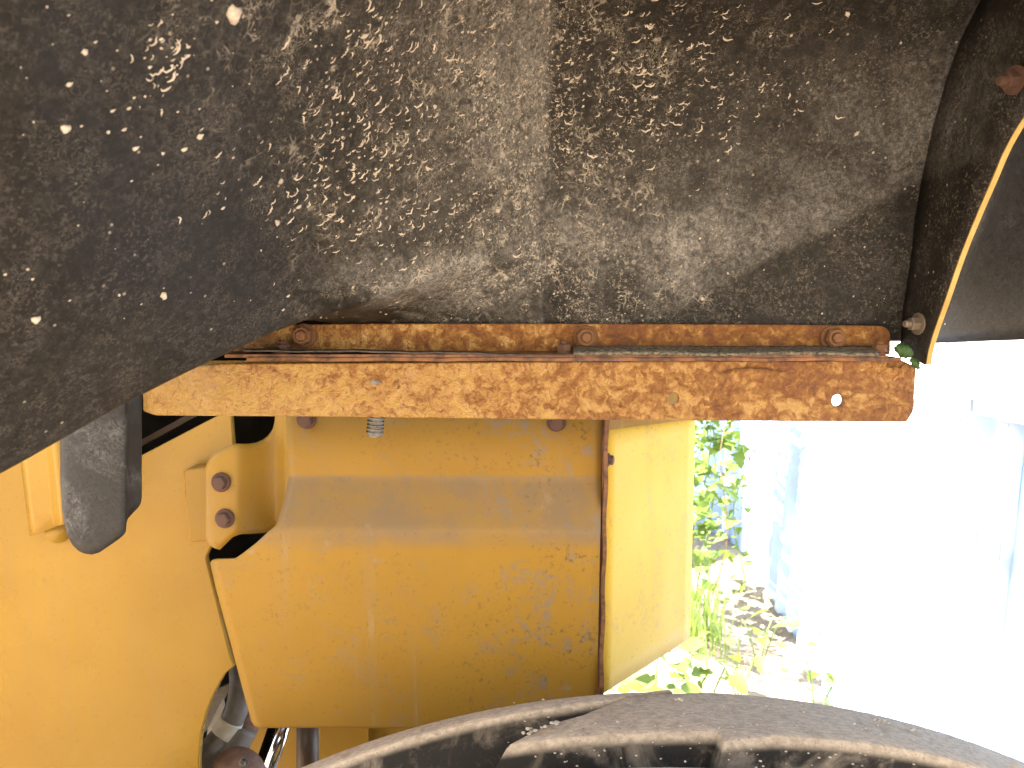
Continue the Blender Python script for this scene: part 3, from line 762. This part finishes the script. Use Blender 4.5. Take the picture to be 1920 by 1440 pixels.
for i in range(8):
    for key in 'ABC':
        o = bpy.data.objects.new('tread_lug', meshes[key]); C.objects.link(o)
        Rm = Matrix.Translation((TX, 0, TZ)) @ Matrix.Rotation(i*math.tau/8, 4, 'Y') @ Matrix.Translation((-TX, 0, -TZ))
        o.location = Rm.to_translation(); o.rotation_euler = Rm.to_euler()
        o.parent = wheel; o.matrix_parent_inverse = WM(wheel).inverted()
# crumbs of dry soil and straw on the tyre
cr = bmesh.new()
def crumb(p, r):
    k = bmesh.ops.create_icosphere(cr, subdivisions=1, radius=r)['verts']
    for v in k: v.co = Vector((v.co.x*random.uniform(.7, 1.6), v.co.y*random.uniform(.6, 1.2), v.co.z*.6))+p
def tyre_pt(u, v):
    s, y = on_tyre(u, v, LR+.001); a = s/LR; return Vector((TX+(LR+.001)*math.sin(a), y, TZ+(LR+.001)*math.cos(a)))
for (u, v) in ((1640,1345),(1648,1347),(1662,1352),(1715,1366),(1270,1312),(985,1375),(1003,1371),(1020,1362),(1040,1356),(1000,1368)): 
    for q in range(3): crumb(tyre_pt(u+random.uniform(-9,9), v+random.uniform(-2,3)), random.uniform(.0012, .0026))
for q in range(160):
    u = random.uniform(950, 1900); v = random.uniform(1310, 1440); crumb(tyre_pt(u, v), random.uniform(.0005, .0013))
co = from_bm('soil_crumbs', cr, 'mud', wheel); co['kind'] = 'stuff'; co['label'] = 'crumbs of dry soil on the tyre'

# ---- dried mud clods and curls on the fender
cl = bmesh.new()
nr = len(rows) if False else len(TR)
fx = [[c[j] for c in cols] for j in range(len(TR))]
def proj(p):
    q = p-EYE; f = Vector((0, cp, -sp)); up = Vector((0, sp, cp)); z = q.dot(f)
    return 960+FPX*q.x/z, 720-FPX*q.dot(up)/z
cand = []
for j in range(18, 110, 1):
    for i in range(1, len(cols)-1):
        u, v = proj(fx[j][i])
        if -20 < u < 1690 and -20 < v < 600: cand.append((u, v, j, i))
def normal(j, i):
    n = (fx[j][i+1]-fx[j][i-1]).cross(fx[j+1][i]-fx[j-1][i]).normalized()
    return n if n.dot(EYE-fx[j][i]) > 0 else -n
def at_uv(u, v): return min(cand, key=lambda c: (c[0]-u)**2+(c[1]-v)**2)
def clod(j, i, r, flat=.5):
    n = normal(j, i); p = fx[j][i]
    a = n.orthogonal().normalized(); b = n.cross(a)
    k = bmesh.ops.create_icosphere(cl, subdivisions=2, radius=r)['verts']
    sx, sy = random.uniform(.6, 1.5), random.uniform(.5, 1.0); ph = random.random()*6
    for v in k:
        q = v.co.copy(); w_ = 1+.35*math.sin(q.x/r*3+ph)*math.cos(q.y/r*4+ph)
        v.co = p + a*q.x*sx*w_ + b*q.y*sy*w_ + n*(q.z*flat)
def curl(j, i, r):
    """crescent shaped rim of a dried splash"""
    n = normal(j, i); p = fx[j][i]; a = (Vector((1,0,0))-n*n.x).normalized(); b = n.cross(a)
    if b.z > 0: b = -b
    m = random.randint(6, 10); a0 = random.uniform(-.8, 1.1); a1 = a0+random.uniform(1.2, 2.6); ring = []
    for k in range(m):
        t = lerp(a0, a1, k/(m-1)); rr = r*(1+random.uniform(-.18, .18)); h = r*.16*math.sin(math.pi*(k+.4)/(m-.2))*random.uniform(.6, 1.3)
        c = p + a*rr*math.cos(t) + b*rr*.8*math.sin(t); d = (a*math.cos(t)+b*math.sin(t))
        ring.append([cl.verts.new(c-d*h+n*.0001), cl.verts.new(c+n*h*.9), cl.verts.new(c+d*h+n*.0001)])
    for k in range(m-1):
        for q in range(2): cl.faces.new((ring[k][q], ring[k][q+1], ring[k+1][q+1], ring[k+1][q]))
for (u, v, r) in ((443,32,.0062),(124,242,.0040),(48,664,.0036),(62,692,.0025),(310,548,.004),(520,422,.0034),(567,392,.0024),(160,95,.002),(372,255,.0022),(345,272,.0024),(250,275,.002),(685,65,.003),(1070,147,.0022),(820,200,.003),(1608,250,.003),(1585,22,.003)):
    c = at_uv(u, v); clod(c[2], c[3], r)
hot = [(700,60,70,60),(760,110,80,60),(660,260,70,50),(720,330,70,60),(610,150,60,50),(740,240,60,50),(780,410,80,40),(1150,90,90,70),(1180,180,90,60),(1120,260,70,70),(1280,190,90,60),(640,420,90,50),(300,110,30,40),(1400,120,120,80),(880,130,60,60),(560,330,90,60)]
for k in range(1000):
    h = random.choice(hot); c = at_uv(random.gauss(h[0], h[2]), random.gauss(h[1], h[3]))
    d = fx[c[2]][c[3]].y
    if random.random() < .8: curl(c[2], c[3], random.choice((.0014, .002, .0026, .003, .0042, .0058)))
    else: clod(c[2], c[3], random.uniform(.0006, .0015), .35)
for k in range(260):
    c = random.choice(cand); clod(c[2], c[3], random.choice((.0004, .0006, .0008, .0013)), .4)
mo = from_bm('mud_flecks', cl, 'mud', fender, True); mo['kind'] = 'stuff'; mo['label'] = 'pale flecks and curls of dried mud'

# ================================================================== caught leaf at the beam's end
lf_ = thing('curled_leaf', 'crumpled dark green leaf caught at the rusty beam end under the yellow flange edge', 'leaf', P(1695, 668, .80))
def blob_leaf(u, v, Y, w_, h_, mat, rot):
    rows = []
    for i in range(9):
        s = i/8; r = []
        for k in range(9):
            t = (k/8-.5)*2.6; rad = h_*math.sin(math.pi*min(.98, max(.04, s)))**.6
            q = Vector(((s-.5)*w_, -rad*math.cos(t)*.8, rad*math.sin(t)))
            q = Matrix.Rotation(rot, 3, 'Y') @ q
            r.append(P(u, v, Y)+q+Vector((0, .0012*math.sin(s*17+k), .001*math.cos(s*21+k*2))))
        rows.append(r)
    return grid('leaf_blade', rows, mat, lf_, .0008, True, 0)
blob_leaf(1694, 658, .803, .022, .0075, 'darkleaf', .5); blob_leaf(1715, 682, .803, .014, .004, 'darkleaf', .9)

# ================================================================== blue sheet fences
def corr_sheet(name, parent, o, ax, width, z0, z1, nrm, lean=0.0):
    pts = []; pitch = .19; n = int(round(width/pitch))
    for i in range(n):
        for f, d in ((0, 0), (.30, 0), (.42, 1), (.72, 1), (.84, 0)): pts.append(((i+f)*pitch, d*.045))
    pts.append((n*pitch, 0))
    rows = []
    for s in range(9):
        z = lerp(z0, z1, s/8); rows.append([o+ax*x+nrm*d-nrm*lean*z+Vector((0, 0, z)) for x, d in pts])
    return grid(name, rows, 'fence', parent, .0015, False, 0)
FX = 1.68
nR = Vector((-1, 0, 0)); aR = Vector((0, 1, 0))
fR = thing('metal_fence', 'blue corrugated sheet fence beside the loader, bleached white by sunlight', 'fence', (FX, 3.2, -.3))
for k in range(5): corr_sheet('corrugated_sheet', fR, Vector((FX+.004*(k % 2), .95+k*.95-(.0 if k else 0), 0)), aR, .95, -.3, 1.60, nR, .05)
ribbon('top_rail', [Vector((FX+.0-.01, y, 1.66)) for y in (.95, 3, 5.7)], (.13, 0, 0), (0, 0, -.045), 'white', fR)
for y in (2.55, 4.3):
    po = box('fence_post', (FX-.06+.075, y-.03, -.3), (FX+.07, y+.03, 1.60), 'galv', fR, .004)
fastener('post_bolt', 'bolt', Vector((FX-.035, 2.72, 1.60)), (-1, 0, 0), .018, 'galv', fR)
box('rail_bracket', (FX-.033, 2.68, 1.53), (FX-.02, 2.76, 1.72), 'galv', fR, .003)
fF = thing('metal_fence', 'blue corrugated sheet fence behind the climbing plants, in shade', 'fence', (0, 5.75, 0))
for k in range(4): corr_sheet('corrugated_sheet', fF, Vector((FX-.95*(k+1)+.02, 5.75+.004*(k % 2), 0)), Vector((1, 0, 0)),   .95, -.3, 1.72, Vector((0, -1, 0)))
ribbon('top_rail', [Vector((x, 5.70, 1.76)) for x in (-2.2, 0, FX)], (0, .1, 0), (0, 0, -.04), 'white', fF)
# white shed behind the fence
sh = thing('white_shed', 'white sheet-clad shed wall standing behind the blue fence', 'shed', (4.2, 4, 0))
box('wall', (3.6, 1.5, -.3), (6.5, 9, 1.72), 'white', sh, .01)
pl('roof_edge', [PX(1740,612,3.5),PX(2050,744,3.5),PX(2050,750,3.5),PX(1740,617,3.5)], 'greysteel', None, sh, .03)

# ================================================================== plants
def leaf_mesh(name, l, w_, mat, lobed=False):
    prof = [(0,.04),(.12,.42),(.3,.5),(.5,.46),(.7,.32),(.88,.14),(1,.0)] if not lobed else [(0,.05),(.1,.5),(.22,.62),(.3,.40),(.45,.55),(.58,.30),(.72,.34),(.88,.12),(1,0)]
    vs, fs = [], []
    for i, (s, h) in enumerate(prof):
        droop = -.22*l*s*s
        vs += [(-h*w_, s*l, droop+.12*w_*h*2), (0, s*l, droop), (h*w_, s*l, droop+.12*w_*h*2)]
    for i in range(len(prof)-1):
        a = i*3; fs += [(a, a+1, a+4, a+3), (a+1, a+2, a+5, a+4)]
    me = bpy.data.meshes.new(name); me.from_pydata(vs, [], fs); me.shade_smooth(); me.materials.append(M[mat]); return me
LM = [leaf_mesh('leaf', .085, .065, 'leaf', True), leaf_mesh('leaf', .07, .045, 'leaf2'), leaf_mesh('leaf', .11, .085, 'leaf2', True), leaf_mesh('leaf', .05, .03, 'leaf')]
def add_leaf(plant, p, yaw, pitch, roll, sc, kind=None):
    o = bpy.data.objects.new('leaf', LM[random.choice((0, 0, 1, 2, 3)) if kind is None else kind]); C.objects.link(o)
    o.location = p; o.rotation_euler = (pitch, roll, yaw); o.scale = (sc,)*3
    o.parent = plant; o.matrix_parent_inverse = WM(plant).inverted()
def climber(base, h, n, label, lean=0.0, spread=.1, sc=1.0, group=None, dry=False):
    t = thing('climbing_plant', label, 'plant', base, group); base = Vector(base)
    pts = [base+Vector((lean*s+.05*math.sin(s*7+base.x*9), .04*math.sin(s*5), h*s)) for s in [i/10 for i in range(11)]]
    tube('stem', pts, [.006*(1-.06*i) for i in range(11)], 'twig' if dry else 'stem', t, 6)
    for k in range(n):
        s = random.uniform(.12, 1)**.8; p = pts[min(10, int(s*10))]+Vector((random.gauss(0, spread), random.gauss(0, spread*.7), random.gauss(0, .04)))
        add_leaf(t, p, random.uniform(0, 6.28), random.uniform(-1.1, .5), random.uniform(-.6, .6), random.uniform(.6, 1.25)*sc)
    return t
climber((1.04, 4.55, 0), 1.95, 260, 'tall climbing plant growing next to the yellow side face', .16, .11, .8)
climber((1.24, 4.70, 0), 1.95, 260, 'tall leafy climber in front of the shaded blue fence', .05, .11, .8)
climber((1.22, 4.35, 0), 1.3, 60, 'shorter leafy climber with brown stem at the soil bank', .06, .10, .9, None, True)
climber((1.48, 4.7, 0), 1.2, 14, 'thin sparse climber touching the sunlit fence', .0, .08, .8)
climber((1.14, 4.62, 0), 1.9, 110, 'tall middle climber tangled between two leafy climbers', .1, .10, .9)
climber((1.02, 4.4, 0), .95, 50, 'short bushy climber beside the lower corner of the yellow side face', .0, .10, .8)
def weed(base, n, h, label, sc=1.0):
    t = thing('weed', label, 'plant', base); base = Vector(base)
    for k in range(3):
        q = base+Vector((random.uniform(-.15, .15), random.uniform(-.1, .1), h*random.uniform(.6, 1)))
        tube('stem', [base, lerp(base, q, .6)+Vector((0, 0, .05)), q], .004, 'stem', t, 6)
    for k in range(n):
        p = base+Vector((random.gauss(0, .14), random.gauss(0, .12), h*random.uniform(.35, 1.0)))
        add_leaf(t, p, random.uniform(0, 6.28), random.uniform(-.7, .4), random.uniform(-.5, .5), random.uniform(.7, 1.5)*sc)
weed((.62, 3.1, 0), 26, .50, 'broad-leaved weed peeping over the tyre beside the yellow corner', 1.2)
weed((.85, 3.2, 0), 24, .42, 'weed with pale broad leaves over the top of the tyre', 1.2)
weed((1.15, 3.6, 0), 16, .36, 'low weed on bare soil before the blue fence', .9)
weed((1.35, 3.9, 0), 12, .40, 'small weed at the foot of the sunlit fence', .8)
weed((1.42, 3.3, 0), 8, .40, 'sparse weed rising against the sunlit fence sheets', .7)
# grass tuft at the soil bank
gm = bmesh.new()
for k in range(120):
    b = Vector((random.gauss(1.08, .08), random.gauss(4.15, .12), 0)); h = random.uniform(.25, .62); d = Vector((random.gauss(0, .12), random.gauss(0, .12), 0)); w_ = Vector((.004, .002, 0))
    q = [b, b+d*.3+Vector((0,0,h*.6)), b+d*1.2+Vector((0,0,h*.92))]
    v = [gm.verts.new(q[0]-w_), gm.verts.new(q[0]+w_), gm.verts.new(q[1]-w_), gm.verts.new(q[1]+w_), gm.verts.new(q[2])]
    gm.faces.new((v[0], v[1], v[3], v[2])); gm.faces.new((v[2], v[3], v[4]))
g = from_bm('grass', gm, 'leaf2'); g['kind'] = 'stuff'; g['label'] = 'tuft of long grass on the soil beside the yellow side face'; g['category'] = 'grass'
# low bank of soil under the plants
bk = []
for i in range(25):
    r = []
    for k in range(25):
        x = lerp(-.6, 1.66, k/24); y = lerp(2.5, 5.72, i/24); q = max(0, min(1, (y-2.5)/.6)); hgt = -.32+.31*q*q*(3-2*q)+.28*max(0, math.sin(math.pi*.5*(y-3.6)/2.1))*(.75+.25*math.sin(x*5+i*.3))
        r.append(Vector((x, y, hgt-.01+random.uniform(-.01, .01))))
    bk.append(r)
struct(grid('soil_bank', bk, 'soil'))
